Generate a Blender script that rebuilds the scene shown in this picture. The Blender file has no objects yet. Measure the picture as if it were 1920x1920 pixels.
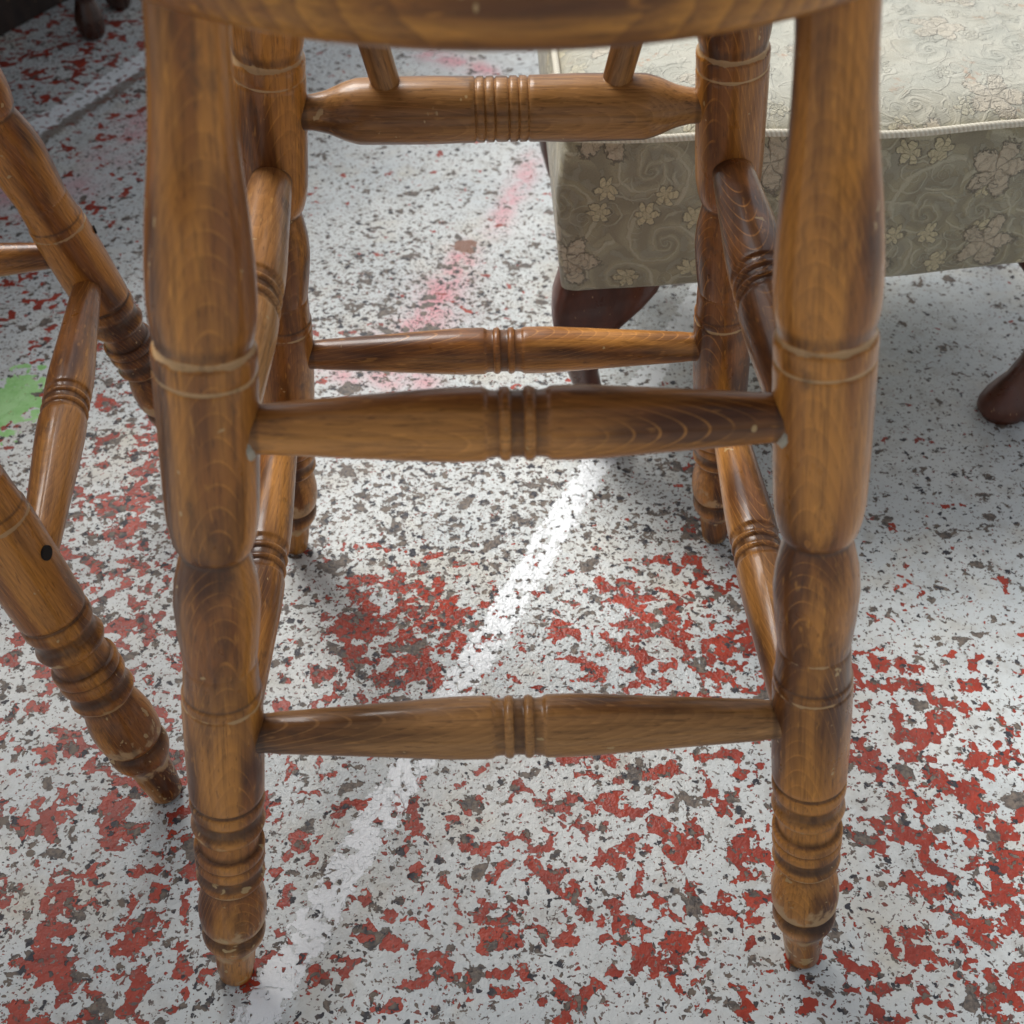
import bpy, bmesh, math, random
from mathutils import Vector, Matrix
random.seed(7)
sc = bpy.context.scene
col = sc.collection
R = math.radians

# ---------------------------------------------------------------- camera
F_PX, PITCH, YAW, ROLL = 2224.05, 0.778486, 0.024428, -0.006450
CAM = Vector((-0.010717, -0.478377, 0.673530))
fw = Vector((math.sin(YAW) * math.cos(PITCH), math.cos(YAW) * math.cos(PITCH), -math.sin(PITCH)))
rt = Vector((math.cos(YAW), -math.sin(YAW), 0))
up = rt.cross(fw)
rt2 = rt * math.cos(ROLL) + up * math.sin(ROLL)
up2 = -rt * math.sin(ROLL) + up * math.cos(ROLL)
cd = bpy.data.cameras.new('camera')
cam = bpy.data.objects.new('camera', cd)
col.objects.link(cam)
m = Matrix((rt2, up2, -fw)).transposed().to_4x4()
m.translation = CAM
cam.matrix_world = m
cd.sensor_width = 36
cd.lens = 36 * F_PX / 1920
cd.clip_start = 0.02
cd.clip_end = 200
cd.dof.use_dof = True
cd.dof.focus_distance = 0.70
cd.dof.aperture_fstop = 13.0
sc.camera = cam

# ---------------------------------------------------------------- sky, sun, exposure
SUN_EL, SUN_AZ = R(53), R(-32)
w = bpy.data.worlds.new('World')
sc.world = w
w.use_nodes = True
nt = w.node_tree
bg = nt.nodes['Background']
sky = nt.nodes.new('ShaderNodeTexSky')
sky.sky_type = 'NISHITA'
sky.sun_disc = False
sky.sun_elevation = SUN_EL
sky.sun_rotation = SUN_AZ
sky.dust_density = 4
sky.air_density = 1.0
hs = nt.nodes.new('ShaderNodeHueSaturation')
hs.inputs['Saturation'].default_value = 0.24
nt.links.new(sky.outputs[0], hs.inputs['Color'])
nt.links.new(hs.outputs[0], bg.inputs[0])
bg.inputs[1].default_value = 0.105
sd = bpy.data.lights.new('sun', 'SUN')
sd.energy = 2.1
sd.angle = R(30)
sd.color = (1.0, 0.975, 0.94)
sun = bpy.data.objects.new('sun', sd)
col.objects.link(sun)
sdir = Vector((math.sin(SUN_AZ) * math.cos(SUN_EL), math.cos(SUN_AZ) * math.cos(SUN_EL), math.sin(SUN_EL)))
sun.rotation_euler = sdir.to_track_quat('Z', 'Y').to_euler()
sc.view_settings.view_transform = 'Standard'
sc.view_settings.look = 'None'
sc.view_settings.exposure = 0.30
sc.view_settings.gamma = 1.0
sc.render.engine = 'CYCLES'


def at(x, y, z=0.0):
    """point at height z that the photograph shows at pixel (x, y) of 1920"""
    d = fw * F_PX + rt2 * (x - 960) + up2 * (960 - y)
    t = (z - CAM.z) / d.z
    return CAM + d * t


# ---------------------------------------------------------------- node helpers
class NB:
    def __init__(s, name):
        s.m = bpy.data.materials.new(name)
        s.m.use_nodes = True
        s.t = s.m.node_tree
        s.n = s.t.nodes
        s.b = s.n['Principled BSDF']

    def link(s, a, b):
        s.t.links.new(a, b)

    def put(s, sock, v):
        if isinstance(v, (int, float)):
            sock.default_value = v
        elif isinstance(v, (tuple, list)):
            sock.default_value = v if len(v) != 3 or len(sock.default_value) == 3 else (*v, 1)
        elif v is not None:
            s.link(v, sock)

    def math(s, op, a, b=None, c=None, clamp=False):
        n = s.n.new('ShaderNodeMath')
        n.operation = op
        n.use_clamp = clamp
        s.put(n.inputs[0], a)
        s.put(n.inputs[1], b)
        s.put(n.inputs[2], c)
        return n.outputs[0]

    def ramp(s, v, lo, hi, a=0.0, b=1.0, smooth=False):
        n = s.n.new('ShaderNodeMapRange')
        n.interpolation_type = 'SMOOTHSTEP' if smooth else 'LINEAR'
        s.put(n.inputs[0], v)
        for i, q in enumerate((lo, hi, a, b)):
            s.put(n.inputs[i + 1], q)
        return n.outputs[0]

    def noise(s, vec, scale, detail=2, rough=0.5, dist=0.0, out=0, lac=2.0):
        n = s.n.new('ShaderNodeTexNoise')
        s.put(n.inputs['Vector'], vec)
        n.inputs['Scale'].default_value = scale
        n.inputs['Detail'].default_value = detail
        n.inputs['Roughness'].default_value = rough
        n.inputs['Distortion'].default_value = dist
        n.inputs['Lacunarity'].default_value = lac
        return n.outputs[out]

    def vor(s, vec, scale, feature='F1', out='Distance', rnd=1.0):
        n = s.n.new('ShaderNodeTexVoronoi')
        n.feature = feature
        s.put(n.inputs['Vector'], vec)
        n.inputs['Scale'].default_value = scale
        n.inputs['Randomness'].default_value = rnd
        return n.outputs[out]

    def vmath(s, op, a, b=None, sc_=None):
        n = s.n.new('ShaderNodeVectorMath')
        n.operation = op
        s.put(n.inputs[0], a)
        s.put(n.inputs[1], b)
        if sc_ is not None:
            s.put(n.inputs['Scale'], sc_)
        return n.outputs['Value'] if op in ('LENGTH', 'DISTANCE', 'DOT_PRODUCT') else n.outputs[0]

    def mapv(s, vec, loc=(0, 0, 0), rot=(0, 0, 0), scale=(1, 1, 1)):
        n = s.n.new('ShaderNodeMapping')
        s.put(n.inputs[0], vec)
        n.inputs[1].default_value = loc
        n.inputs[2].default_value = rot
        n.inputs[3].default_value = scale
        return n.outputs[0]

    def mix(s, f, a, b, mode='MIX'):
        n = s.n.new('ShaderNodeMix')
        n.data_type = 'RGBA'
        n.blend_type = mode
        s.put(n.inputs[0], f)
        s.put(n.inputs[6], a)
        s.put(n.inputs[7], b)
        return n.outputs[2]

    def obj(s):
        return s.n.new('ShaderNodeTexCoord').outputs['Object']

    def attr(s, name, out='Fac'):
        n = s.n.new('ShaderNodeAttribute')
        n.attribute_name = name
        return n.outputs[out]

    def sep(s, v):
        n = s.n.new('ShaderNodeSeparateXYZ')
        s.put(n.inputs[0], v)
        return n.outputs

    def comb(s, x, y, z=0.0):
        n = s.n.new('ShaderNodeCombineXYZ')
        for i, q in enumerate((x, y, z)):
            s.put(n.inputs[i], q)
        return n.outputs[0]

    def bump(s, h, strength, dist, normal=None):
        n = s.n.new('ShaderNodeBump')
        n.inputs['Strength'].default_value = strength
        n.inputs['Distance'].default_value = dist
        s.put(n.inputs['Height'], h)
        if normal is not None:
            s.link(normal, n.inputs['Normal'])
        return n.outputs[0]


# ---------------------------------------------------------------- materials
def wood_material(name, light, mid, dark, rough=0.34, seat=False, feet=False, arcs=0.42):
    """stained beech; object Z runs along the grain"""
    k = NB(name)
    co = k.obj()
    info = k.n.new('ShaderNodeObjectInfo')
    off = k.vmath('SCALE', (3.1, 5.7, 9.3), sc_=info.outputs['Random'])
    p = k.vmath('ADD', co, off)
    warp = k.noise(k.mapv(p, scale=(14, 14, 1.5 if seat else 3)), 1.0, 2, 0.5, out=1)
    pw = k.vmath('ADD', co, k.vmath('SCALE', k.vmath('SUBTRACT', warp, (0.5, 0.5, 0.5)), sc_=0.010))
    x, y, z = k.sep(pw)[0:3]
    # growth rings round an off-centre, tilted heart
    hx = k.math('MULTIPLY_ADD', k.math('SUBTRACT', info.outputs['Random'], 0.5), 0.06, 0.0)
    dx = k.math('SUBTRACT', k.math('MULTIPLY_ADD', z, 0.03, x), hx)
    dy = k.math('ADD', y, k.math('MULTIPLY_ADD', z, 0.0 if seat else 0.20, 0.026))
    d = k.math('SQRT', k.math('ADD', k.math('MULTIPLY', dx, dx), k.math('MULTIPLY', dy, dy)))
    ring = k.math('FRACT', k.math('MULTIPLY', d, 420 if not seat else 300))
    ringl = k.ramp(ring, 0.0, 0.9)
    ringe = k.ramp(ring, 0.84, 0.93, 0, 1, True)
    ringm = k.ramp(k.noise(k.mapv(p, loc=(4, 4, 4), scale=(70, 70, 12)), 1.0, 2, 0.5), 0.42, 0.60)
    streak = k.noise(k.mapv(p, scale=(620, 620, 20)), 1.0, 4, 0.65)
    pore = k.noise(k.mapv(p, loc=(3, 8, 5), scale=(1100, 1100, 120)), 1.0, 2, 0.5)
    flk = k.noise(k.mapv(p, loc=(2, 1, 0), scale=(420, 420, 90)), 1.0, 1, 0.5)
    blot = k.noise(k.mapv(p, scale=(34, 34, 2.5 if seat else 11)), 1.0, 4, 0.55, 0.1 if seat else 0.4)
    big = k.noise(k.mapv(p, loc=(7, 3, 1), scale=(90, 40, 1.5) if seat else (40, 40, 5)), 1.0, 3, 0.5)
    c = k.mix(k.ramp(blot, 0.41, 0.58, 0, 1, True), dark, mid)
    c = k.mix(k.ramp(big, 0.42, 0.60, 0, 0.95, True), c, light)
    c = k.mix(k.math('MULTIPLY', ringl, 0.55 if seat else 0.20), c, dark)
    c = k.mix(k.math('MULTIPLY', k.math('MULTIPLY', ringe, ringm), 0.0 if seat else arcs), c, tuple(min(1, q * 1.5) for q in light))
    c = k.mix(k.ramp(streak, 0.34, 0.52, 0.42, 0.0), c, tuple(q * 0.5 for q in dark))
    c = k.mix(k.ramp(pore, 0.62, 0.72, 0, 0.5), c, tuple(q * 0.6 for q in dark))
    c = k.mix(k.ramp(flk, 0.66, 0.76, 0, 0.22), c, tuple(min(1, q * 1.9) for q in light))
    # stain left in the turned grooves, beads rubbed bare, groove highlights painted pale
    ga = k.ramp(k.attr('stain'), 0.40, 1.0, 0, 1, True)
    gn = k.noise(k.mapv(p, scale=(90, 90, 60)), 1.0, 3, 0.6)
    c = k.mix(k.math('MULTIPLY', ga, k.ramp(gn, 0.3, 0.6, 0.45, 0.85), clamp=True), c, (0.045, 0.021, 0.012))
    wa = k.attr('worn_glint')
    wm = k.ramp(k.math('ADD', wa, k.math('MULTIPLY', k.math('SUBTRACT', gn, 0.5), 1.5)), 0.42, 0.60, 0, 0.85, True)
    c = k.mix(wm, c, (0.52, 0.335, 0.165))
    # little chips and scratches
    ch = k.noise(k.mapv(p, loc=(5, 9, 2), rot=(0.5, 0.9, 0), scale=(60, 200, 110)), 1.0, 2, 0.6)
    low = k.ramp(z, 0.02, 0.16, 0.085, 0.0)
    chm = k.ramp(k.math('ADD', ch, low if feet else 0.0), 0.715, 0.735, 0, 0.8)
    c = k.mix(chm, c, (0.52, 0.36, 0.17))
    grime = k.noise(k.mapv(p, loc=(1, 4, 8), scale=(55, 55, 30)), 1.0, 4, 0.7)
    c = k.mix(k.ramp(grime, 0.58, 0.74, 0, 0.55, True), c, (0.05, 0.030, 0.02))
    k.link(c, k.b.inputs['Base Color'])
    ro = k.ramp(gn, 0.3, 0.7, rough - 0.08, rough + 0.12)
    ro = k.math('ADD', ro, k.math('MULTIPLY', wm, 0.15))
    k.link(ro, k.b.inputs['Roughness'])
    k.b.inputs['Specular IOR Level'].default_value = 0.24
    k.b.inputs['Coat Weight'].default_value = 0.28
    k.b.inputs['Coat Roughness'].default_value = 0.12
    h = k.math('ADD', k.math('MULTIPLY', streak, 0.5), k.math('MULTIPLY', k.noise(p, 70, 3), 1.1))
    h = k.math('SUBTRACT', h, k.math('MULTIPLY', chm, 0.4))
    k.link(k.bump(h, 0.35, 0.0006), k.b.inputs['Normal'])
    return k.m


def floor_material():
    k = NB('flaking_floor_paint')
    co = k.obj()
    x, y, z = k.sep(co)[0:3]
    red_d, dark_d, pink_d, gloss_d = (k.attr(a) for a in ('red_density', 'dark_density', 'pink', 'gloss'))
    wv = k.vmath('SCALE', k.vmath('SUBTRACT', k.noise(co, 90, 3, 0.6, out=1), (0.5, 0.5, 0.5)), sc_=0.008)
    cw = k.vmath('ADD', co, wv)
    # coarse flakes of pale paint gone: old red shows
    n1 = k.noise(cw, 38, 4, 0.52, 0.15)
    n1b = k.noise(k.vmath('ADD', cw, (3.3, 1.7, 0)), 95, 3, 0.5, 0.1)
    nr = k.math('ADD', k.math('MULTIPLY', n1, 0.52), k.math('MULTIPLY', n1b, 0.48))
    tr = k.ramp(red_d, 0, 1, 0.690, 0.378)
    red = k.ramp(k.math('SUBTRACT', nr, tr), -0.002, 0.004)
    # specks down to the concrete and dark stone
    cs = k.vmath('ADD', co, k.vmath('SCALE', wv, sc_=0.35))
    n2 = k.noise(k.vmath('ADD', cs, (8.1, 2.2, 0)), 165, 2, 0.45, 0.15)
    n2c = k.noise(k.vmath('ADD', co, (4.4, 9.2, 0)), 22, 3, 0.6)
    nd = k.math('ADD', k.math('MULTIPLY', n2, 0.78), k.math('MULTIPLY', n2c, 0.22))
    td = k.ramp(dark_d, 0, 1, 0.700, 0.480)
    dk = k.ramp(k.math('SUBTRACT', nd, td), -0.003, 0.006)
    vn = k.n.new('ShaderNodeTexVoronoi')
    wf = k.vmath('SCALE', k.vmath('SUBTRACT', k.noise(co, 340, 2, 0.6, out=1), (0.5, 0.5, 0.5)), sc_=0.0075)
    k.put(vn.inputs['Vector'], k.vmath('ADD', k.vmath('ADD', co, k.vmath('SCALE', wv, sc_=0.5)), wf))
    vn.inputs['Scale'].default_value = 125
    cr = k.sep(vn.outputs['Color'])[0]
    rad = k.math('MULTIPLY', k.ramp(k.math('ADD', cr, k.math('MULTIPLY', dark_d, 0.75)), 0.78, 1.5, 0.0, 0.62), 1.0)
    dots = k.ramp(k.math('SUBTRACT', rad, vn.outputs['Distance']), -0.01, 0.03)
    dk = k.math('MAXIMUM', dk, dots)
    # bigger bare concrete areas inside red zones
    n3 = k.noise(k.vmath('ADD', cw, (1.1, 6.6, 0)), 46, 4, 0.6, 0.3)
    dk2 = k.ramp(k.math('SUBTRACT', n3, k.ramp(dark_d, 0, 1, 0.655, 0.545)), -0.003, 0.006)
    n4 = k.noise(k.vmath('ADD', cw, (5.5, 3.6, 0)), 320, 2, 0.6)
    fine = k.ramp(k.math('SUBTRACT', n4, k.ramp(dark_d, 0, 1, 0.70, 0.50)), -0.004, 0.012)
    # pale paint
    tone = k.noise(co, 6, 4, 0.6)
    pale = k.mix(k.ramp(tone, 0.35, 0.65), (0.57, 0.615, 0.625), (0.71, 0.735, 0.715))
    dirt = k.noise(k.vmath('ADD', co, (2, 2, 0)), 38, 5, 0.7)
    pale = k.mix(k.ramp(dirt, 0.50, 0.76, 0, 0.60), pale, (0.33, 0.30, 0.25))
    yel = k.noise(k.vmath('ADD', co, (9, 4, 0)), 11, 4, 0.65)
    pale = k.mix(k.ramp(yel, 0.52, 0.70, 0, 0.50), pale, (0.62, 0.56, 0.43))
    pn = k.noise(cw, 26, 4, 0.7)
    pale = k.mix(k.math('MULTIPLY', k.ramp(pn, 0.42, 0.54, 0.25, 0.85), pink_d, clamp=True), pale, (0.74, 0.22, 0.27))
    redc = k.mix(k.ramp(k.noise(co, 55, 4, 0.6), 0.35, 0.65), (0.27, 0.029, 0.015), (0.45, 0.050, 0.022))
    redc = k.mix(k.ramp(tone, 0.5, 0.7, 0, 0.4), redc, (0.30, 0.060, 0.042))
    stone = k.mix(k.ramp(k.noise(co, 130, 1, 0.5), 0.42, 0.58, 0, 1), (0.035, 0.036, 0.046), (0.17, 0.135, 0.105))
    c = k.mix(red, pale, redc)
    c = k.mix(fine, c, (0.20, 0.17, 0.15))
    n5 = k.noise(k.vmath('ADD', cs, (2.5, 7.6, 0)), 260, 2, 0.5, 0.1)
    sm = k.ramp(k.math('SUBTRACT', n5, k.ramp(k.math('ADD', red_d, dark_d), 0, 1.2, 0.71, 0.605)), -0.004, 0.008)
    c = k.mix(sm, c, k.mix(k.ramp(k.noise(co, 40, 2), 0.45, 0.55), (0.20, 0.05, 0.035), (0.12, 0.095, 0.085)))
    c = k.mix(dk2, c, k.mix(k.ramp(k.noise(co, 210, 3, 0.7), 0.4, 0.6), (0.085, 0.075, 0.07), (0.21, 0.17, 0.135)))
    c = k.mix(dk, c, stone)
    # painted bay lines (centre offset, half width)
    lc = k.math('SUBTRACT', k.math('MULTIPLY', x, 0.8944), k.math('MULTIPLY', y, 0.4472))
    edge = k.math('MULTIPLY', k.math('SUBTRACT', k.noise(co, 110, 5, 0.75), 0.5), 0.026)
    lcw = k.math('ADD', lc, edge)
    l1 = k.math('COMPARE', lcw, LINE1, 0.0122)
    l2 = k.math('COMPARE', lcw, LINE2, 0.0165)
    l2d = k.math('COMPARE', k.math('ADD', lcw, edge), LINE2 + 0.026, 0.0095)
    lwear = k.ramp(k.math('ADD', k.math('MULTIPLY', n1b, 0.5), k.math('MULTIPLY', n2, 0.5)), 0.560, 0.568, 1, 0)
    lm = k.math('MULTIPLY', k.math('MAXIMUM', l1, l2), lwear)
    c = k.mix(k.math('MULTIPLY', l2d, 0.8), c, (0.20, 0.16, 0.13))
    ck = k.n.new('ShaderNodeTexVoronoi')
    ck.feature = 'DISTANCE_TO_EDGE'
    k.put(ck.inputs['Vector'], cw)
    ck.inputs['Scale'].default_value = 55
    lm = k.math('MULTIPLY', lm, k.math('SUBTRACT', 1.0, k.math('MULTIPLY', k.ramp(ck.outputs['Distance'], 0.012, 0.03, 1, 0), k.ramp(n1b, 0.45, 0.55, 0, 0.75))))
    c = k.mix(lm, c, k.mix(k.ramp(dirt, 0.55, 0.75, 0, 0.4), (0.93, 0.97, 0.99), (0.74, 0.76, 0.76)))
    # green paint spill
    g = k.vmath('DISTANCE', k.mapv(co, scale=(0.95, 0.50, 1)), (GREEN.x * 0.95, GREEN.y * 0.50, 0))
    gm = k.ramp(k.math('ADD', g, k.math('MULTIPLY', k.math('SUBTRACT', n1b, 0.5), 0.065)), 0.0195, 0.0210, 1, 0)
    c = k.mix(gm, c, k.mix(k.ramp(dirt, 0.4, 0.6), (0.29, 0.60, 0.20), (0.42, 0.72, 0.32)))
    # tan chip
    t = k.vmath('DISTANCE', co, tuple(TAN))
    tm = k.ramp(k.math('ADD', t, k.math('MULTIPLY', k.math('SUBTRACT', n1b, 0.5), 0.03)), 0.0125, 0.0135, 1, 0)
    c = k.mix(tm, c, (0.26, 0.13, 0.085))
    k.link(c, k.b.inputs['Base Color'])
    pits = k.math('MAXIMUM', dk, dk2)
    ro = k.ramp(gloss_d, 0, 1, 0.52, 0.13)
    ro = k.math('ADD', ro, k.math('MULTIPLY', pits, 0.12))
    k.link(ro, k.b.inputs['Roughness'])
    k.b.inputs['Specular IOR Level'].default_value = 0.45
    paint = k.math('SUBTRACT', 1.0, k.math('MULTIPLY', red, 0.45))
    paint = k.math('SUBTRACT', paint, k.math('MULTIPLY', pits, 0.6))
    paint = k.math('ADD', paint, k.math('MULTIPLY', lm, 0.5))
    n0 = k.bump(paint, 0.9, 0.0011)
    und = k.noise(co, 120, 4, 0.65)
    und = k.math('MULTIPLY', und, k.ramp(gloss_d, 0, 1, 0.25, 1.5))
    und = k.math('ADD', und, k.math('MULTIPLY', k.noise(co, 420, 2, 0.6), k.ramp(gloss_d, 0.2, 1, 0.0, 1.1)))
    k.link(k.bump(und, 0.8, 0.0026, n0), k.b.inputs['Normal'])
    return k.m


def brocade_material():
    k = NB('cream_brocade')
    uv = k.n.new('ShaderNodeUVMap').outputs[0]
    u0 = k.vmath('ADD', uv, (0.013, 0.02, 0))
    wv = k.vmath('SCALE', k.vmath('SUBTRACT', k.noise(uv, 60, 2, 0.5, out=1), (0.5, 0.5, 0.5)), sc_=0.012)
    uw = k.vmath('ADD', u0, wv)

    def flowers(scale, petals, size, off):
        n = k.n.new('ShaderNodeTexVoronoi')
        n.voronoi_dimensions = '2D'
        v = k.vmath('ADD', uw, off)
        k.put(n.inputs['Vector'], v)
        n.inputs['Scale'].default_value = scale
        n.inputs['Randomness'].default_value = 0.75
        pos = n.outputs['Position']
        # local offset from the cell centre (Position is in texture space)
        loc = k.vmath('SUBTRACT', v, pos)
        sx, sy = k.sep(loc)[0:2]
        ang = k.math('ARCTAN2', sy, sx)
        rr = k.math('SQRT', k.math('ADD', k.math('MULTIPLY', sx, sx), k.math('MULTIPLY', sy, sy)))
        pet = k.math('ABSOLUTE', k.math('COSINE', k.math('MULTIPLY', ang, petals / 2)))
        rad = k.math('MULTIPLY_ADD', pet, size * 0.55, size * 0.55)
        jag = k.math('MULTIPLY', k.math('SUBTRACT', k.noise(uv, 420, 2, 0.5), 0.5), size * 0.55)
        dd = k.math('SUBTRACT', k.math('ADD', rad, jag), rr)
        mask = k.ramp(dd, 0.0, size * 0.06)
        gap = k.ramp(pet, 0.0, 0.35)
        rim = k.ramp(k.math('ABSOLUTE', k.math('SINE', k.math('ADD', k.math('MULTIPLY', rr, 9.0 / size), k.math('MULTIPLY', jag, 260)))), 0.1, 0.5, 0.45, 1.0)
        vein = k.math('MULTIPLY', gap, rim)
        outline = k.math('COMPARE', dd, 0.0, size * 0.07)
        return mask, vein, outline

    m1, v1, o1 = flowers(11, 5, 0.0205, (0.02, 0.0, 0))
    m2, v2, o2 = flowers(24, 6, 0.0085, (0.37, 0.11, 0))

    def scrolls(scale, turns, off, width, tw):
        n = k.n.new('ShaderNodeTexVoronoi')
        n.voronoi_dimensions = '2D'
        v = k.vmath('ADD', uw, off)
        k.put(n.inputs['Vector'], v)
        n.inputs['Scale'].default_value = scale
        n.inputs['Randomness'].default_value = 0.9
        loc = k.vmath('SUBTRACT', v, n.outputs['Position'])
        sx, sy = k.sep(loc)[0:2]
        ang = k.math('ARCTAN2', sy, sx)
        rr = k.math('SQRT', k.math('ADD', k.math('MULTIPLY', sx, sx), k.math('MULTIPLY', sy, sy)))
        ph = k.math('ADD', k.math('MULTIPLY', k.math('LOGARITHM', k.math('ADD', rr, 0.0006), 2.718), turns), k.math('MULTIPLY', ang, tw))
        q = k.math('ABSOLUTE', k.math('SINE', ph))
        return k.ramp(q, width, width * 2.2, 1, 0), k.ramp(q, 0.5, 0.9, 0, 1)

    scr, scr_d = scrolls(17, 3.4, (0.21, 0.05, 0), 0.10, 1.0)
    scr2, _ = scrolls(38, 4.0, (0.71, 0.45, 0), 0.15, 1.0)
    gsel = k.ramp(k.noise(uw, 20, 2), 0.47, 0.53)
    scr = k.math('MAXIMUM', scr, k.math('MULTIPLY', scr2, gsel))
    g = k.noise(k.vmath('ADD', uw, (3, 3, 0)), 52, 2, 0.5, 1.8)
    leaf = k.ramp(g, 0.54, 0.565)
    weave = k.math('SINE', k.math('MULTIPLY', k.sep(uv)[0], 5200))
    weave2 = k.math('SINE', k.math('MULTIPLY', k.math('ADD', k.sep(uv)[0], k.sep(uv)[1]), 3600))
    c = k.mix(k.ramp(k.noise(uv, 9, 3), 0.35, 0.65), (0.37, 0.325, 0.205), (0.46, 0.42, 0.295))
    c = k.mix(k.math('MULTIPLY', scr_d, 0.4), c, (0.17, 0.152, 0.115))
    c = k.mix(k.math('MULTIPLY', leaf, 0.42), c, (0.40, 0.385, 0.30))
    c = k.mix(k.math('MULTIPLY', scr, 0.6), c, (0.60, 0.56, 0.41))
    c = k.mix(m2, c, k.mix(k.ramp(v2, 0.2, 0.7), (0.36, 0.31, 0.18), (0.66, 0.58, 0.37)))
    c = k.mix(m1, c, k.mix(k.ramp(v1, 0.15, 0.8), (0.38, 0.31, 0.215), (0.60, 0.51, 0.37)))
    c = k.mix(k.math('MULTIPLY', k.math('MAXIMUM', o1, o2), 0.6), c, (0.14, 0.12, 0.085))
    # rust-stained top panel, painted paler for the light falling on it
    bl = k.attr('top_glare')
    cream = k.mix(k.ramp(k.noise(uv, 30, 3), 0.35, 0.65), (0.51, 0.52, 0.445), (0.63, 0.62, 0.52))
    cream = k.mix(k.math('MULTIPLY', m1, 0.32), cream, (0.70, 0.58, 0.44))
    cream = k.mix(k.math('MULTIPLY', scr, 0.22), cream, (0.62, 0.60, 0.52))
    rs = k.math('MULTIPLY', k.ramp(k.noise(uv, 34, 3, 0.6), 0.60, 0.70), k.ramp(k.noise(uv, 240, 2), 0.45, 0.6))
    cream = k.mix(k.math('MULTIPLY', rs, 0.75), cream, (0.52, 0.24, 0.12))
    c = k.mix(k.math('MULTIPLY', bl, 0.93), c, cream)
    c = k.mix(k.ramp(k.noise(k.mapv(uv, scale=(900, 2600, 1)), 1.0, 2, 0.6), 0.40, 0.68, 0.0, 0.34), c, (0.12, 0.105, 0.075))
    c = k.mix(k.ramp(k.noise(uv, 17, 4, 0.65), 0.52, 0.72, 0, 0.35), c, (0.30, 0.25, 0.15))
    k.link(c, k.b.inputs['Base Color'])
    k.b.inputs['Roughness'].default_value = 0.62
    k.b.inputs['Specular IOR Level'].default_value = 0.35
    k.b.inputs['Sheen Weight'].default_value = 0.25
    h = k.math('ADD', k.math('MULTIPLY', scr, 0.35), k.math('MULTIPLY', leaf, 0.25))
    h = k.math('ADD', h, k.math('MULTIPLY', m1, k.math('MULTIPLY_ADD', v1, 0.8, 0.4)))
    h = k.math('ADD', h, k.math('MULTIPLY', m2, k.math('MULTIPLY_ADD', v2, 0.6, 0.4)))
    h = k.math('SUBTRACT', h, k.math('MULTIPLY', scr_d, 0.3))
    nb = k.bump(k.math('ADD', h, k.math('MULTIPLY', k.noise(uv, 14, 3), 5.0)), 0.8, 0.0016)
    k.link(k.bump(k.math('MULTIPLY', weave, weave2), 0.25, 0.0003, nb), k.b.inputs['Normal'])
    return k.m


def cord_material():
    k = NB('cream_cord')
    uv = k.n.new('ShaderNodeUVMap').outputs[0]
    u, v = k.sep(uv)[0:2]
    s = k.math('SINE', k.math('ADD', k.math('MULTIPLY', u, 1900), k.math('MULTIPLY', v, 12.566)))
    c = k.mix(k.ramp(s, -1, 0.4), (0.62, 0.58, 0.46), (0.74, 0.70, 0.58))
    c = k.mix(k.ramp(k.noise(uv, 30, 3), 0.55, 0.7, 0, 0.6), c, (0.55, 0.40, 0.28))
    k.link(c, k.b.inputs['Base Color'])
    k.b.inputs['Roughness'].default_value = 0.75
    k.link(k.bump(s, 0.45, 0.0008), k.b.inputs['Normal'])
    return k.m


def mahogany_material(name, a, b, rough):
    k = NB(name)
    co = k.obj()
    st = k.noise(k.mapv(co, scale=(60, 60, 9)), 1.0, 4, 0.6)
    c = k.mix(k.ramp(st, 0.35, 0.65), a, b)
    ch = k.noise(k.mapv(co, rot=(0.4, 0.8, 0.3), scale=(260, 60, 120)), 1.0, 2, 0.6)
    c = k.mix(k.ramp(ch, 0.70, 0.73, 0, 0.85), c, (0.42, 0.24, 0.12))
    k.link(c, k.b.inputs['Base Color'])
    k.link(k.ramp(k.noise(co, 60, 3), 0.3, 0.7, rough - 0.08, rough + 0.12), k.b.inputs['Roughness'])
    k.b.inputs['Coat Weight'].default_value = 0.15
    k.link(k.bump(st, 0.2, 0.0006), k.b.inputs['Normal'])
    return k.m


def plain(name, c, rough=0.7):
    k = NB(name)
    n = k.noise(k.obj(), 90, 4, 0.6)
    k.link(k.mix(k.ramp(n, 0.35, 0.65), tuple(q * 0.7 for q in c), c), k.b.inputs['Base Color'])
    k.b.inputs['Roughness'].default_value = rough
    return k.m


# the white lines run parallel across the floor
pL = at(1110, 870)
pM = at(770, 1450)
LINE1 = 0.5 * ((pL.x * 0.8944 - pL.y * 0.4472) + (pM.x * 0.8944 - pM.y * 0.4472))
qA, qB = at(95, 225), at(235, 130)
LINE2 = 0.5 * ((qA.x * 0.8944 - qA.y * 0.4472) + (qB.x * 0.8944 - qB.y * 0.4472))
GREEN = at(28, 752)
TAN = at(870, 462)

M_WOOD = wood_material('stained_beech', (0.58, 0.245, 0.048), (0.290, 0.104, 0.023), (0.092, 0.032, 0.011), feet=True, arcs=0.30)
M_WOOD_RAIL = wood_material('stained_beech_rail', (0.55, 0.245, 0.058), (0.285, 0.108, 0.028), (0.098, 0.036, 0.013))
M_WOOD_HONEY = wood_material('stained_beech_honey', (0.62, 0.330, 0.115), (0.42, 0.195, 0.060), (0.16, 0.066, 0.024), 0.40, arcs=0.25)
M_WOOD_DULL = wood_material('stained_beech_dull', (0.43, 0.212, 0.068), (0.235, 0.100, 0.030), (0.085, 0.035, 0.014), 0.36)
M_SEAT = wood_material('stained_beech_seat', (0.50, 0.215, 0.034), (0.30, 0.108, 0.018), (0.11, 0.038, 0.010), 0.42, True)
M_FLOOR = floor_material()
M_BROC = brocade_material()
M_CORD = cord_material()
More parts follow.
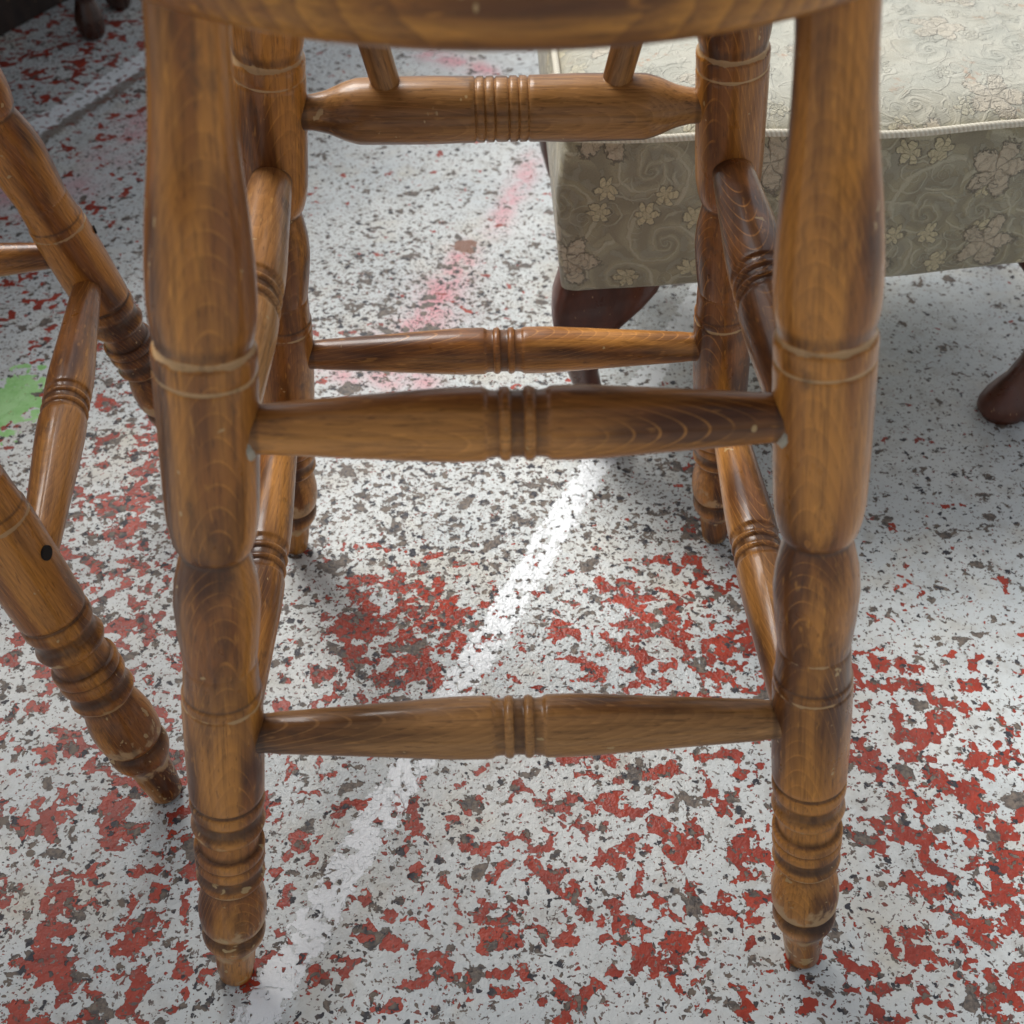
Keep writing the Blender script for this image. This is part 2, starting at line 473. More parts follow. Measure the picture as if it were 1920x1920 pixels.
M_MAHO = mahogany_material('mahogany', (0.060, 0.017, 0.009), (0.125, 0.038, 0.018), 0.34)
M_DARK = mahogany_material('dark_oak', (0.016, 0.010, 0.008), (0.040, 0.022, 0.015), 0.5)
M_STAND = mahogany_material('worn_stand_wood', (0.035, 0.014, 0.009), (0.085, 0.035, 0.020), 0.28)
M_GLUE = plain('dried_glue', (0.42, 0.38, 0.30), 0.6)
M_HOLE = plain('hole_black', (0.01, 0.008, 0.006), 0.9)
M_STAPLE = plain('rusty_staple', (0.05, 0.03, 0.02), 0.6)


# ---------------------------------------------------------------- object helpers
def link_mesh(name, bm, mat, parent=None, smooth=True, auto=None):
    me = bpy.data.meshes.new(name)
    bm.normal_update()
    bm.to_mesh(me)
    bm.free()
    me.materials.append(mat)
    for p in me.polygons:
        p.use_smooth = smooth
    if auto:
        me.set_sharp_from_angle(angle=R(auto))
    o = bpy.data.objects.new(name, me)
    col.objects.link(o)
    if parent:
        o.parent = parent
    return o


def thing(name, label, cat, loc=(0, 0, 0), rz=0, group=None):
    o = bpy.data.objects.new(name, None)
    o.empty_display_size = 0.05
    col.objects.link(o)
    o.location = loc
    o.rotation_euler = (0, 0, rz)
    o['label'] = label
    o['category'] = cat
    if group:
        o['group'] = group
    return o


def lathe(prof, seg=72, sub=3):
    """prof: (z, r, stain, worn); spline-free, small steps interpolated linearly then softened"""
    pts = []
    for i in range(len(prof) - 1):
        a, b = prof[i], prof[i + 1]
        n = max(1, int(abs(b[0] - a[0]) / 0.004)) + sub - 1
        for j in range(n):
            t = j / n
            pts.append([a[q] * (1 - t) + b[q] * t for q in range(4)])
    pts.append(list(prof[-1]))
    for _ in range(1):
        q = [p[:] for p in pts]
        for i in range(1, len(pts) - 1):
            for c in (1, 2, 3):
                q[i][c] = 0.25 * pts[i - 1][c] + 0.5 * pts[i][c] + 0.25 * pts[i + 1][c]
        pts = q
    bm = bmesh.new()
    ls = bm.verts.layers.float.new('stain')
    lw = bm.verts.layers.float.new('worn_glint')
    rows = []
    for z, r, s, wn in pts:
        row = []
        for i in range(seg):
            a = 2 * math.pi * i / seg
            v = bm.verts.new((r * math.cos(a), r * math.sin(a), z))
            v[ls] = s
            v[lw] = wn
            row.append(v)
        rows.append(row)
    for a, b in zip(rows, rows[1:]):
        for i in range(seg):
            bm.faces.new((a[i], a[(i + 1) % seg], b[(i + 1) % seg], b[i]))
    bm.faces.new(list(reversed(rows[0])))
    bm.faces.new(rows[-1])
    return bm


def place_axis(o, a, b, spin=0.0, ref=(0, 1, 0)):
    """put local Z from a towards b, local Y near ref, then turn by spin"""
    from mathutils import Quaternion
    z = (b - a).normalized()
    y = Vector(ref)
    y = (y - z * y.dot(z)).normalized()
    x = y.cross(z)
    o.location = a
    o.rotation_mode = 'QUATERNION'
    o.rotation_quaternion = Matrix((x, y, z)).transposed().to_quaternion() @ Quaternion((0, 0, 1), spin)


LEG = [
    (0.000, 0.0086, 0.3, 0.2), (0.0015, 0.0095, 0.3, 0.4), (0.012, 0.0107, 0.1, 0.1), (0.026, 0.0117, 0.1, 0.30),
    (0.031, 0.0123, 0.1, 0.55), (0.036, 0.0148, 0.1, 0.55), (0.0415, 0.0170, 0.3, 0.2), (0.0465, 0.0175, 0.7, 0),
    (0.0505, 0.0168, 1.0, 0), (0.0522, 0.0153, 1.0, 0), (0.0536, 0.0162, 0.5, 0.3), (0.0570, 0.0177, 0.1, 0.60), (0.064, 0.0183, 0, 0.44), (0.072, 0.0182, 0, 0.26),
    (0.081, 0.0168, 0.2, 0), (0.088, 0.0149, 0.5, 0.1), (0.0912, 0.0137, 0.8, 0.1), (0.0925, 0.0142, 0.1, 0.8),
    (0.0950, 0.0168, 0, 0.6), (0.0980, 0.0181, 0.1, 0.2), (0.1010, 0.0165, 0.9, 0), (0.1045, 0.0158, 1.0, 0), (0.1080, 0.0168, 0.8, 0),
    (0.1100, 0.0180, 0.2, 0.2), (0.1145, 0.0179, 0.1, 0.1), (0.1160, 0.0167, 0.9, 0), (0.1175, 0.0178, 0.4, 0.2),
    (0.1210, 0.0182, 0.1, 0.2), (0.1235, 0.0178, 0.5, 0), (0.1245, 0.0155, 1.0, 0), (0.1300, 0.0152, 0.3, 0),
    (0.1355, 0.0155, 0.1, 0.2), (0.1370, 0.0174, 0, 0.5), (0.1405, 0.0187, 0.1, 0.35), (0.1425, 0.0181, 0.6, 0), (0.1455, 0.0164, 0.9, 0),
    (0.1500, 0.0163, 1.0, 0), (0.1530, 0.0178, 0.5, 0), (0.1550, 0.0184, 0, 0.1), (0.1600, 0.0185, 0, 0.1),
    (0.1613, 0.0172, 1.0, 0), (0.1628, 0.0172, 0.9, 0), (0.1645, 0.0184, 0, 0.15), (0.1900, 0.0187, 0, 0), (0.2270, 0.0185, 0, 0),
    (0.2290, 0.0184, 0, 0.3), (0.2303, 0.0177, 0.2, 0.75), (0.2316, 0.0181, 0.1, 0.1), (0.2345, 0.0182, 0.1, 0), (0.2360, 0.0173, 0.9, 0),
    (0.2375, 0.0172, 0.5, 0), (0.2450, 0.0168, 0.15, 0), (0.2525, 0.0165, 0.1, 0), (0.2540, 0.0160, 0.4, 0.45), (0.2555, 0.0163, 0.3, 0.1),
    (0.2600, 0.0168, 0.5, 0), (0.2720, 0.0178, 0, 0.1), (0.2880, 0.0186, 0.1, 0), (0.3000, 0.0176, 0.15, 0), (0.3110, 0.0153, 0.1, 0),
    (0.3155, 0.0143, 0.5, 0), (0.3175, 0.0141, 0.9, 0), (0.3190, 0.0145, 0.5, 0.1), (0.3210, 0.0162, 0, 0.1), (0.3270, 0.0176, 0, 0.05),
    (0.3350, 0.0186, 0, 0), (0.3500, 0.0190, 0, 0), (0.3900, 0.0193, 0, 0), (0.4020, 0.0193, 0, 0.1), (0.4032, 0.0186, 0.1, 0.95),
    (0.4045, 0.0192, 0, 0.1), (0.4110, 0.0193, 0, 0), (0.4122, 0.0191, 0, 0.3), (0.4140, 0.0178, 0, 1.0), (0.4155, 0.0177, 0.8, 0.2),  # strongest pale rings are groove highlights put into the colour
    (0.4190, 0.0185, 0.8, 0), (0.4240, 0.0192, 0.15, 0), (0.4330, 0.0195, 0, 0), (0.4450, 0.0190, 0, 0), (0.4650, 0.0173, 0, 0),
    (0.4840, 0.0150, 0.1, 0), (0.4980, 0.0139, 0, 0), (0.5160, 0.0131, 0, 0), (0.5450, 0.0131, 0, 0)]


def stretcher_prof(L, r0, r1, bulge=False):
    h = L / 2
    p = []
    if not bulge:
        half = [(0.0, r0), (0.10, r0 + 0.10 * (r1 - r0)), (0.45, r0 + 0.50 * (r1 - r0)), (0.80, r0 + 0.93 * (r1 - r0)), (0.88, r1)]
        inner = h - 0.0135
    else:
        half = [(0.0, r0), (0.09, r0 + 0.0004), (0.17, r0 + 0.25 * (r1 - r0)), (0.26, r0 + 0.72 * (r1 - r0)), (0.34, r1), (0.75, r1 + 0.0004), (0.92, r1)]
        inner = h - 0.0150
    for t, r in half:
        p.append((t * inner, r, 0, 0))
    c = h
    if not bulge:
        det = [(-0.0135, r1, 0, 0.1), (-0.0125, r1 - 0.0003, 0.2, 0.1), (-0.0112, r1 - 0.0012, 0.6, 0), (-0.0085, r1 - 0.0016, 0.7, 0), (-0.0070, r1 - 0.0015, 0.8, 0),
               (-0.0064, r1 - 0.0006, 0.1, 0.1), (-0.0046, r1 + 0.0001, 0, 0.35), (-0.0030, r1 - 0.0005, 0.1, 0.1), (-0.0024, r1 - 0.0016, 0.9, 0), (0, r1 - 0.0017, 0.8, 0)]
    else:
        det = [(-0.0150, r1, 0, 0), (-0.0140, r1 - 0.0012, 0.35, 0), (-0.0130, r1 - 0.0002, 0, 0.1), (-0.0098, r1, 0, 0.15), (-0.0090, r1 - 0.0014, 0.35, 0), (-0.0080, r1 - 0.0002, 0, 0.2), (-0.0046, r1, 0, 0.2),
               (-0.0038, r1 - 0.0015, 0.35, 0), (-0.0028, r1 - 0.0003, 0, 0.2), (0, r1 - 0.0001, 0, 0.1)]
    for z, r, s, wn in det:
        p.append((c + z, r, s, wn))
    full = p + [(L - z, r, s, wn) for z, r, s, wn in reversed(p[:-1])]
    return full


def make_stool(label, loc, yaw, a0, a1, d0, d1, k=1.0, mat=M_WOOD, back_rail=True):
    t = thing('bar_stool', label, 'stool', loc, yaw, 'matching turned wooden bar stools')

    def P(side, sgn, z):
        u = z / 0.6
        X = (a0[side] * (1 - u) + a1[side] * u) * sgn
        Y = (d0 * (1 - u) + d1 * u) * (-1 if side == 'F' else 1)
        return Vector((X, Y, z * k))
    legme = {}
    legs = []
    n = 0
    for side in 'FB':
        for sgn in (-1, 1):
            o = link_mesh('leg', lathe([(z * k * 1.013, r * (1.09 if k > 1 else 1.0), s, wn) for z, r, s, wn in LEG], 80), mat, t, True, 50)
            place_axis(o, P(side, sgn, 0) + Vector((0, 0, 0.0006)), P(side, sgn, 0.54), (0.35, -0.25, 0.5, -0.3)[n] + loc[0])
            legs.append(o)
            n += 1

    def rail(pa, pb, r0, r1, bulge=False, spin=0.0, m_=M_WOOD_RAIL, inset=0.0145):
        d = (pb - pa)
        L = d.length
        u = d.normalized()
        prof = stretcher_prof(L - 2 * inset, r0, r1, bulge)
        Lp = L - 2 * inset
        prof = [prof[0], (0.0035, r0, 0.85, 0), (0.0056, r0, 0.75, 0), (0.0080, r0 + 0.0001, 0.1, 0.1)] + [q for q in prof[1:-1] if 0.01 < q[0] < Lp - 0.01] + [(Lp - 0.0080, r0 + 0.0001, 0.1, 0.1), (Lp - 0.0056, r0, 0.75, 0), (Lp - 0.0035, r0, 0.85, 0), prof[-1]]
        prof = [(-inset * 0.6, r0 * 0.98, 0.5, 0)] + prof + [(L - 2 * inset + inset * 0.6, r0 * 0.98, 0.5, 0)]
        prof[1] = (prof[1][0] + 0.0008, prof[1][1], 0.7, 0)
        o = link_mesh('stretcher', lathe(prof, 64), m_, t, True, 50)
        place_axis(o, pa + u * inset, pb, spin, (0, 0.6, -0.8))
        return o
    zf_u, zf_l = 0.376, 0.204
    rail(P('F', -1, zf_u), P('F', 1, zf_u), 0.0098, 0.0146, spin=0.3)
    rail(P('F', -1, zf_l), P('F', 1, zf_l), 0.0094, 0.0150, spin=-0.2, m_=M_WOOD_DULL)
    top = rail(P('B', -1, 0.380), P('B', 1, 0.380), 0.0093, 0.0172, True, spin=0.5, m_=M_WOOD_DULL)
    rail(P('B', -1, zf_l), P('B', 1, zf_l), 0.0094, 0.0152, spin=-0.4)
    for sgn in (-1, 1):
        rail(P('B', sgn, 0.346), P('F', sgn, 0.346), 0.0115, 0.0160, spin=0.3 * sgn, m_=M_WOOD_HONEY if sgn < 0 else M_WOOD_RAIL)
        zl = 0.163 if k == 1.0 else 0.183
        rail(P('B', sgn, zl), P('F', sgn, zl), 0.0100, 0.0148, spin=0.4 - 0.3 * sgn)
        # short struts from the thick rail to the seat
        ctr = P('B', 1, 0.380)
        a = Vector((sgn * 0.0595, ctr.y, 0.388 * k))
        b = Vector((sgn * 0.092, ctr.y - 0.012, 0.548 * k))
        o = link_mesh('strut', lathe([(0, 0.0076, 0.6, 0), (0.012, 0.0078, 0.3, 0), (0.05, 0.0080, 0, 0), ((b - a).length, 0.0078, 0, 0)], 40), M_WOOD_DULL, t, True, 50)
        place_axis(o, a, b, sgn)
    # seat disc with rounded rim; grain runs across, so it is turned onto its side
    ps = [(0.0, 0.0), (0.120, 0.0), (0.160, 0.0), (0.1675, 0.0004), (0.1705, 0.0030), (0.1720, 0.0100), (0.1720, 0.0230), (0.1690, 0.0285), (0.1620, 0.0320), (0.150, 0.0335), (0.10, 0.0315), (0.0, 0.0300)]
    bm = bmesh.new()
    bm.verts.layers.float.new('stain')
    bm.verts.layers.float.new('worn_glint')
    seg = 128
    rows = []
    for r, z in ps:
        if r == 0:
            rows.append([bm.verts.new((0, 0, z))])
        else:
            rows.append([bm.verts.new((r * math.cos(2 * math.pi * i / seg), r * math.sin(2 * math.pi * i / seg), z)) for i in range(seg)])
    for a_, b_ in zip(rows, rows[1:]):
        for i in range(seg):
            j = (i + 1) % seg
            if len(a_) == 1:
                bm.faces.new((a_[0], b_[j], b_[i]))
            elif len(b_) == 1:
                bm.faces.new((a_[i], a_[j], b_[0]))
            else:
                bm.faces.new((a_[i], a_[j], b_[j], b_[i]))
    # local Z along world X
    bmesh.ops.transform(bm, matrix=Matrix.Rotation(R(90), 4, 'Y'), verts=bm.verts)
    bmesh.ops.recalc_face_normals(bm, faces=bm.faces)
    s = link_mesh('seat', bm, M_SEAT, t, True, 60)
    s.rotation_euler = (0, R(-90), 0)
    s.location = (0, 0, 0.5385 * k)
    return t, P, legs


def blob(name, loc, scale, mat, parent, rot=(0, 0, 0), jitter=0.12):
    bm = bmesh.new()
    bmesh.ops.create_icosphere(bm, subdivisions=3, radius=1)
    for v in bm.verts:
        v.co *= 1 + random.uniform(-jitter, jitter)
        v.co = Vector((v.co.x * scale[0], v.co.y * scale[1], v.co.z * scale[2]))
    o = link_mesh(name, bm, mat, parent)
    o.location = loc
    o.rotation_euler = rot
    return o


# ---------------------------------------------------------------- floor
def lines(lo, hi, a, b, step):
    v = [a + i * step for i in range(int((b - a) / step) + 1)]
    out = []
    s, q = step, v[0]
    while q > lo:
        s *= 1.5
        q -= s
        out.append(q)
    out = out[::-1] + v
    s, q = step, v[-1]
    while q < hi:
        s *= 1.5
        q += s
        out.append(q)
    return out


def G(px, py, rx, ry, val):
    """a soft patch given where it lies on the floor"""
    c = at(px, py)
    ex = (at(px + rx, py) - c).length
    ey = (at(px, py - ry) - at(px, py + ry)).length / 2
    return (c.x, c.y, ex, ey, val)


RED = [G(180, 1620, 330, 330, 0.60), G(60, 1850, 200, 160, 0.66), G(230, 1000, 120, 200, 0.70), G(740, 1170, 140, 130, 0.86), G(1150, 1640, 330, 230, 0.62),
       G(1700, 1340, 120, 110, 0.72), G(1850, 1700, 160, 250, 0.77), G(1280, 1180, 190, 100, 0.76), G(1370, 1000, 90, 120, 0.49), G(1750, 960, 200, 200, 0.22),
       G(1750, 620, 260, 110, 0.02), G(1760, 1150, 120, 80, 0.34), G(800, 350, 260, 200, 0.20), G(900, 940, 260, 80, 0.06), G(120, 350, 150, 120, 0.42),
       G(30, 520, 90, 80, 0.59), G(220, 740, 120, 150, 0.50), G(120, 120, 200, 110, 0.60), G(680, 1560, 150, 130, 0.47), G(1560, 1620, 120, 160, 0.47),
       G(1500, 1840, 180, 80, 0.49), G(700, 1400, 160, 70, 0.32), G(560, 1000, 90, 150, 0.24), G(880, 120, 200, 90, 0.12), G(1200, 620, 120, 90, 0.04),
       G(330, 1180, 90, 90, 0.55), G(900, 1800, 220, 120, 0.57), G(1650, 1500, 120, 80, 0.52), G(1050, 1400, 140, 60, 0.55)]
DARK = [G(830, 950, 300, 130, .66), G(760, 560, 200, 140, .62), G(780, 300, 220, 120, .32), G(900, 130, 260, 80, .30), G(1200, 620, 140, 120, .34),
        G(1750, 620, 260, 120, .20), G(1750, 900, 220, 220, .30), G(250, 900, 160, 250, .56), G(180, 1600, 350, 330, .38), G(1100, 1650, 400, 260, .34),
        G(1200, 950, 200, 120, .52), G(740, 1200, 180, 150, .46), G(1800, 1500, 150, 350, .36), G(120, 330, 200, 130, .26), G(120, 120, 200, 90, .30),
        G(560, 1080, 130, 160, .50), G(1700, 1180, 150, 60, .30)]
PINK = [G(868 - i * 13 + (i % 3) * 8, 480 + i * 19, 28 + 4 * i, 24, 1.0 - 0.05 * (i % 4)) for i in range(9)]
PINK += [G(1000 - i * 9, 300 + i * 16, 22, 16, .75) for i in range(9)] + [G(800 + i * 14, 100 + i * 4, 26, 12, .9) for i in range(9)]
PINK += [G(620 + i * 22, 690 + (i % 3) * 14, 28, 16, .8) for i in range(9)] + [G(690 + i * 20, 635 + (i % 2) * 9, 26, 14, .6) for i in range(6)]
PINK += [G(250, 240, 40, 30, .8), G(200, 300, 50, 22, .5), G(150, 350, 50, 24, .5), G(20, 360, 40, 30, .8), G(60, 400, 50, 20, .5), G(720, 60, 80, 20, .4), G(330, 230, 50, 30, .4), G(820, 570, 70, 60, .35)]
GLOSS = [G(820, 1130, 300, 220, 1.0), G(1050, 1250, 300, 200, .6), G(900, 600, 260, 220, .5), G(1250, 900, 220, 160, .6), G(600, 1500, 300, 160, .35), G(1200, 620, 160, 100, .6)]


def field(lst, base, x, y):
    s, wt = base * 0.35, 0.35
    for cx, cy, rx, ry, v in lst:
        q = ((x - cx) / rx) ** 2 + ((y - cy) / ry) ** 2
        if q < 9:
            g_ = math.exp(-q * 1.1)
            s += v * g_
            wt += g_
    return s / wt


def peak(lst, x, y):
    s = 0
    for cx, cy, rx, ry, v in lst:
        q = ((x - cx) / rx) ** 2 + ((y - cy) / ry) ** 2
        if q < 9:
            s = max(s, v * math.exp(-q * 1.1))
    return s


xs = lines(-9, 9, -1.15, 1.0, 0.0095)
ys = lines(-5, 14, -0.45, 1.75, 0.0095)
bm = bmesh.new()
la = {n_: bm.verts.layers.float.new(n_) for n_ in ('red_density', 'dark_density', 'pink', 'gloss')}
grid = []
for yy in ys:
    row = []
    for xx in xs:
        v = bm.verts.new((xx, yy, 0))
        v[la['red_density']] = field(RED, 0.32, xx, yy)
        v[la['dark_density']] = field(DARK, 0.36, xx, yy)
        v[la['pink']] = peak(PINK, xx, yy)
        v[la['gloss']] = 0.25 + 0.75 * peak(GLOSS, xx, yy)
        row.append(v)
    grid.append(row)
for a, b in zip(grid, grid[1:]):
    for i in range(len(xs) - 1):
        bm.faces.new((a[i], a[i + 1], b[i + 1], b[i]))
fl = link_mesh('floor', bm, M_FLOOR)
fl['kind'] = 'structure'

# ---------------------------------------------------------------- the stool in the middle
st, P1, legs1 = make_stool('brown turned wooden bar stool in the middle with its round seat rim showing',
                           (0, 0, 0), 0.0, {'F': .165, 'B': .16521}, {'F': .09114, 'B': .09969}, 0.17137, 0.10241)
for s_ in (-1, 1):
    p = P1('F', s_, 0.376)
    blob('glue_drop', p + Vector((-s_ * 0.0165, -0.0085, -0.0035)), (0.0018, 0.0028, 0.0048), M_GLUE, st, (0.2, 0, 0.4 * s_))

# ---------------------------------------------------------------- the stool on the left
st2, P2, legs2 = make_stool('scuffed brown bar stool at the left edge with screw holes in its slanting legs',
                            (-0.4116, 0.1037, 0), 0.115, {'F': .1665, 'B': .1665}, {'F': .0500, 'B': .0430}, 0.1729, 0.1063, 1.024)
def hole(z, side, dirw, r):
    p = P2(side, 1, z / 1.024)
    d = Vector(dirw).normalized()
    bmh = bmesh.new()
    bmesh.ops.create_cone(bmh, cap_ends=True, segments=24, radius1=r, radius2=r, depth=0.003)
    o = link_mesh('screw_hole', bmh, M_HOLE, st2, False)
    o.rotation_mode = 'QUATERNION'
    o.rotation_quaternion = d.to_track_quat('Z', 'Y')
    o.location = p + d * 0.0200
hole(0.212, 'F', (1, -0.35, 0.1), 0.0042)
hole(0.222, 'B', (1, 0.25, 0.15), 0.0030)

# ---------------------------------------------------------------- footstool
OX0, OX1, OY0, OY1, OZ0, OZ1 = 0.046, 0.482, 0.272, 0.640, 0.170, 0.288
ot = thing('footstool', 'long footstool in cream floral brocade with corded edge, behind the middle stool on the right', 'footstool', ((OX0 + OX1) / 2, (OY0 + OY1) / 2, 0))
ocx, ocy = (OX0 + OX1) / 2, (OY0 + OY1) / 2
hx, hy = (OX1 - OX0) / 2, (OY1 - OY0) / 2


def rect_loop(inset, bow, n=26, rc=0.009):
    """rounded rectangle, front edge bowed"""
    pts = []
    ax, ay = hx - inset, hy - inset
    cs = [(-ax + rc, -ay + rc, 180, 270), (ax - rc, -ay + rc, 270, 360), (ax - rc, ay - rc, 0, 90), (-ax + rc, ay - rc, 90, 180)]
    for qi, (cx_, cy_, a0_, a1_) in enumerate(cs):
        for i in range(7):
            a_ = R(a0_ + (a1_ - a0_) * i / 6)
            pts.append((cx_ + rc * math.cos(a_), cy_ + rc * math.sin(a_)))
        nx = cs[(qi + 1) % 4]
        e0 = pts[-1]
        a_ = R(nx[2])
        e1 = (nx[0] + rc * math.cos(a_), nx[1] + rc * math.sin(a_))
        for i in range(1, n):
            u = i / n
            pts.append((e0[0] * (1 - u) + e1[0] * u, e0[1] * (1 - u) + e1[1] * u))
    out = []
    for x_, y_ in pts:
        if y_ < 0:
            y_ += bow * (0.028 * max(0, (x_ + 0.02) / hx) ** 2) * min(1, -y_ / hy * 1.2)
        out.append((x_, y_))
    return out


bm = bmesh.new()
uvl = bm.loops.layers.uv.new('UVMap')
lb = bm.verts.layers.float.new('top_glare')
sections = [(0.004, OZ0 + 0.0, 0), (0.000, OZ0 + 0.004, 0), (-0.004, OZ0 + 0.04, 0), (-0.006, OZ0 + 0.075, 0), (-0.003, OZ1 - 0.012, 0), (0.0015, OZ1 - 0.003, 0.0),
            (0.003, OZ1 - 0.0005, 0.25), (0.008, OZ1 + 0.003, 0.45), (0.022, OZ1 + 0.009, 0.7), (0.045, OZ1 + 0.014, 1.0), (0.085, OZ1 + 0.018, 1.0), (0.13, OZ1 + 0.020, 1.0)]
rows = []
for ins, z, bl in sections:
    lp = rect_loop(ins, 1.0)
    row = []
    for x_, y_ in lp:
        v = bm.verts.new((x_, y_, z + 0.0015 * math.sin(x_ * 37 + z * 60) - (0.010 * math.exp(-(x_ + hx) / 0.06) if z < 0.20 else 0)))
        v[lb] = bl
        row.append(v)
    rows.append(row)
for a, b in zip(rows, rows[1:]):
    n_ = len(a)
    for i in range(n_):
        bm.faces.new((a[i], a[(i + 1) % n_], b[(i + 1) % n_], b[i]))
bm.faces.new(list(reversed(rows[0])))
bm.faces.new(rows[-1])
bm.normal_update()
for f_ in bm.faces:
    nrm = f_.normal
    for l_ in f_.loops:
        c_ = l_.vert.co
        if abs(nrm.x) > 0.7:
            l_[uvl].uv = (c_.y + 0.7, c_.z)
        elif abs(nrm.z) > 0.75:
            l_[uvl].uv = (c_.x, c_.y + 0.55)
        else:
            l_[uvl].uv = (c_.x, c_.z)
ob = link_mesh('upholstery', bm, M_BROC, ot, True, 70)
ob.location = (0, 0, 0)
# cord round the top edge
bm = bmesh.new()
uvl = bm.loops.layers.uv.new('UVMap')
lp = rect_loop(-0.0005, 1.0)
N = len(lp)
rr_, segc = 0.0027, 14
rows = []
acc = 0
lens = []
for i in range(N + 1):
    p0, p1, p2 = Vector(lp[(i - 1) % N]), Vector(lp[i % N]), Vector(lp[(i + 1) % N])
    tdir = (p2 - p0).normalized()
    nrm = Vector((tdir.y, -tdir.x))
    row = []
    for j in range(segc):
        a_ = 2 * math.pi * j / segc
        row.append(bm.verts.new((p1.x + nrm.x * rr_ * math.cos(a_), p1.y + nrm.y * rr_ * math.cos(a_), OZ1 + 0.0005 + rr_ * math.sin(a_) + 0.0015 * math.sin(p1.x * 37 + OZ1 * 60))))
    rows.append(row)
    lens.append(acc)
    acc += (p2 - p1).length
for i in range(N):
    for j in range(segc):
        jj = (j + 1) % segc
        f_ = bm.faces.new((rows[i][j], rows[i + 1][j], rows[i + 1][jj], rows[i][jj]))
        for l_, (u_, v_) in zip(f_.loops, ((lens[i], j / segc), (lens[i + 1], j / segc), (lens[i + 1], (j + 1) / segc), (lens[i], (j + 1) / segc))):
            l_[uvl].uv = (u_, v_)
link_mesh('cord', bm, M_CORD, ot)
# staples under the hem
for i in range(9):
    xx_ = -hx + 0.026 + i * 0.0105 + random.uniform(-.002, .002)
    bms = bmesh.new()
    bmesh.ops.create_cube(bms, size=1)
    bmesh.ops.scale(bms, vec=(random.uniform(0.003, 0.007), 0.0012, 0.0016), verts=bms.verts)
    o = link_mesh('staple', bms, M_STAPLE, ot, False)
    o.location = (xx_, -hy + 0.0005, OZ0 + 0.0035 + random.uniform(-.001, .001))


def cabriole(sgn, front):
    """bracketed leg: (z, xin, xout, yfront, depth) measured from the outer corner, x grows inwards"""
    prof = [(0.1700, 0.000, 0.078, 0.002, 0.050), (0.158, -0.004, 0.073, -0.003, 0.052), (0.146, -0.008, 0.062, -0.007, 0.052), (0.132, -0.009, 0.047, -0.009, 0.048), (0.116, -0.006, 0.036, -0.008, 0.041),
            (0.098, -0.002, 0.031, -0.004, 0.033), (0.078, 0.004, 0.030, 0.002, 0.027), (0.058, 0.011, 0.034, 0.005, 0.023), (0.040, 0.018, 0.041, 0.006, 0.022), (0.030, 0.022, 0.048, 0.003, 0.027),
            (0.022, 0.023, 0.054, -0.003, 0.034), (0.014, 0.021, 0.057, -0.006, 0.038), (0.007, 0.021, 0.057, -0.006, 0.038), (0.004, 0.024, 0.054, -0.003, 0.032), (0.0, 0.025, 0.053, -0.002, 0.030)]
    bm_ = bmesh.new()
    n_ = 24
    rws = []
    for z, xi, xo, yf, dp in prof:
        cx_, cy_ = (xi + xo) / 2, yf + dp / 2
        ex, ey = (xo - xi) / 2 * (1.25 if sgn < 0 and z < 0.12 else 1.0), dp / 2
        pw = 4.5 if z > 0.12 else 2.4
        row = []
        for i in range(n_):
            a_ = 2 * math.pi * i / n_
            ca, sa = math.cos(a_), math.sin(a_)
            x_ = cx_ + ex * math.copysign(abs(ca) ** (2 / pw), ca)
            y_ = cy_ + ey * math.copysign(abs(sa) ** (2 / pw), sa)
            row.append(bm_.verts.new((-sgn * (-x_), (y_ if front else -y_), z)) if sgn > 0 else bm_.verts.new((-x_, (y_ if front else -y_), z)))
        rws.append(row)
    for a__, b__ in zip(rws, rws[1:]):
        for i in range(n_):
            bm_.faces.new((a__[i], a__[(i + 1) % n_], b__[(i + 1) % n_], b__[i]))
    bm_.faces.new(rws[0])
    bm_.faces.new(list(reversed(rws[-1])))
    bmesh.ops.recalc_face_normals(bm_, faces=bm_.faces)
    o = link_mesh('leg', bm_, M_MAHO, ot, True, 45)
    return o


for front in (True, False):
    o = cabriole(1, front)
    o.location = (-hx + 0.003, (-hy + 0.004) if front else (hy - 0.004), -0.0005)
    o = cabriole(-1, front)
    o.location = (hx - 0.003, (-hy + 0.028) if front else (hy - 0.004), -0.0005)

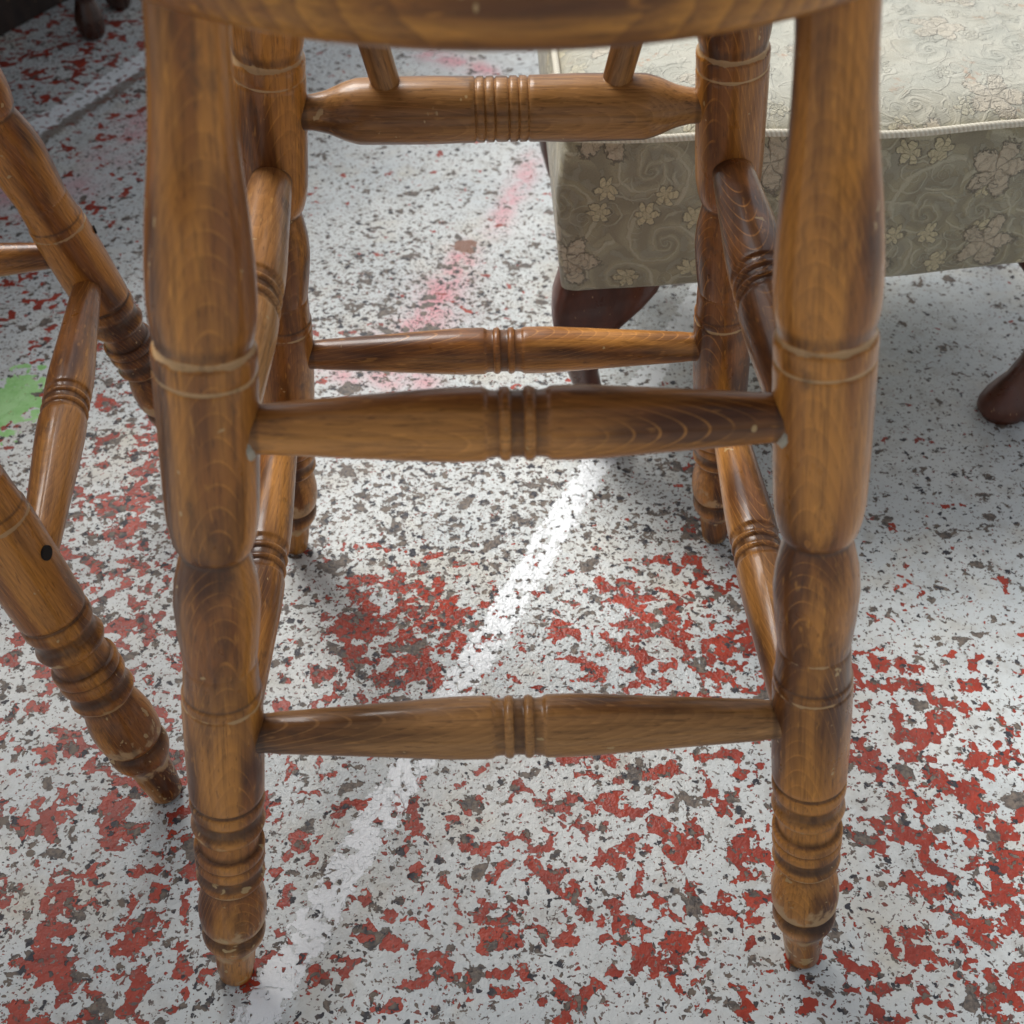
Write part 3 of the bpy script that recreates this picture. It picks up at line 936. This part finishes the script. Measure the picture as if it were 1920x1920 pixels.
# ---------------------------------------------------------------- dark furniture at the back left
def box_bm(sx, sy, sz, bev=0.002):
    b_ = bmesh.new()
    bmesh.ops.create_cube(b_, size=1)
    bmesh.ops.scale(b_, vec=(sx, sy, sz), verts=b_.verts)
    bmesh.ops.bevel(b_, geom=list(b_.edges), offset=bev, segments=2, affect='EDGES')
    return b_


TLEG = [(0, .010, 0, 0), (.002, .0135, 0, 0), (.012, .0185, 0, 0), (.026, .0195, 0, 0), (.040, .0160, 0, 0), (.052, .0120, 0, 0), (.058, .0150, 0, 0), (.064, .0150, 0, 0), (.070, .0118, 0, 0), (.10, .0150, 0, 0), (.15, .0190, 0, 0),
        (.22, .0165, 0, 0), (.25, .0140, 0, 0), (.256, .0180, 0, 0), (.268, .0180, 0, 0), (.28, .0150, 0, 0), (.40, .0185, 0, 0)]
tA, tB = at(176, 70), at(226, 14)
lx_ = Vector((0.4472, 0.8944, 0))
ly_ = Vector((-0.8944, 0.4472, 0))
ang = math.atan2(lx_.y, lx_.x)
ch = thing('desk', 'dark oak desk at the top left corner with bulb-footed turned legs, boxy pedestal and added unseen top', 'desk', (tA.x, tA.y, 0), ang)
dB = tB - tA
for (lx, ly) in ((0, 0), (dB.dot(lx_), dB.dot(ly_)), (-0.70, 0.0), (0.75, 0.0)):
    o = link_mesh('leg', lathe([(z * 1.60 if z > 0.06 else z, r, a_, b_) for z, r, a_, b_ in TLEG], 40), M_STAND, ch, True, 50)
    o.location = (lx, ly, 0)
py_ = (at(30, 53) - tA).dot(ly_)
for nm, sz_, lc_ in (('shading_desktop', (1.60, 0.76, 0.03), (0.02, 0.255, 0.700)), ('apron', (1.52, 0.60, 0.06), (0.02, 0.295, 0.6545)),  # unseen top added, its overhang widened to shade the floor
                     ('pedestal', (1.10, 0.42, 0.56), (-0.25, py_ + 0.214, 0.343)), ('plinth', (1.12, 0.43, 0.062), (-0.25, py_ + 0.214, 0.0315))):
    o = link_mesh(nm, box_bm(*sz_), M_DARK, ch, False)
    o.location = lc_
for i in range(3):
    for j in range(2):
        o = link_mesh('drawer', box_bm(0.33, 0.012, 0.24, 0.003), M_DARK, ch, False)
        o.location = (-0.61 + i * 0.36, py_ - 0.0005, 0.21 + j * 0.27)
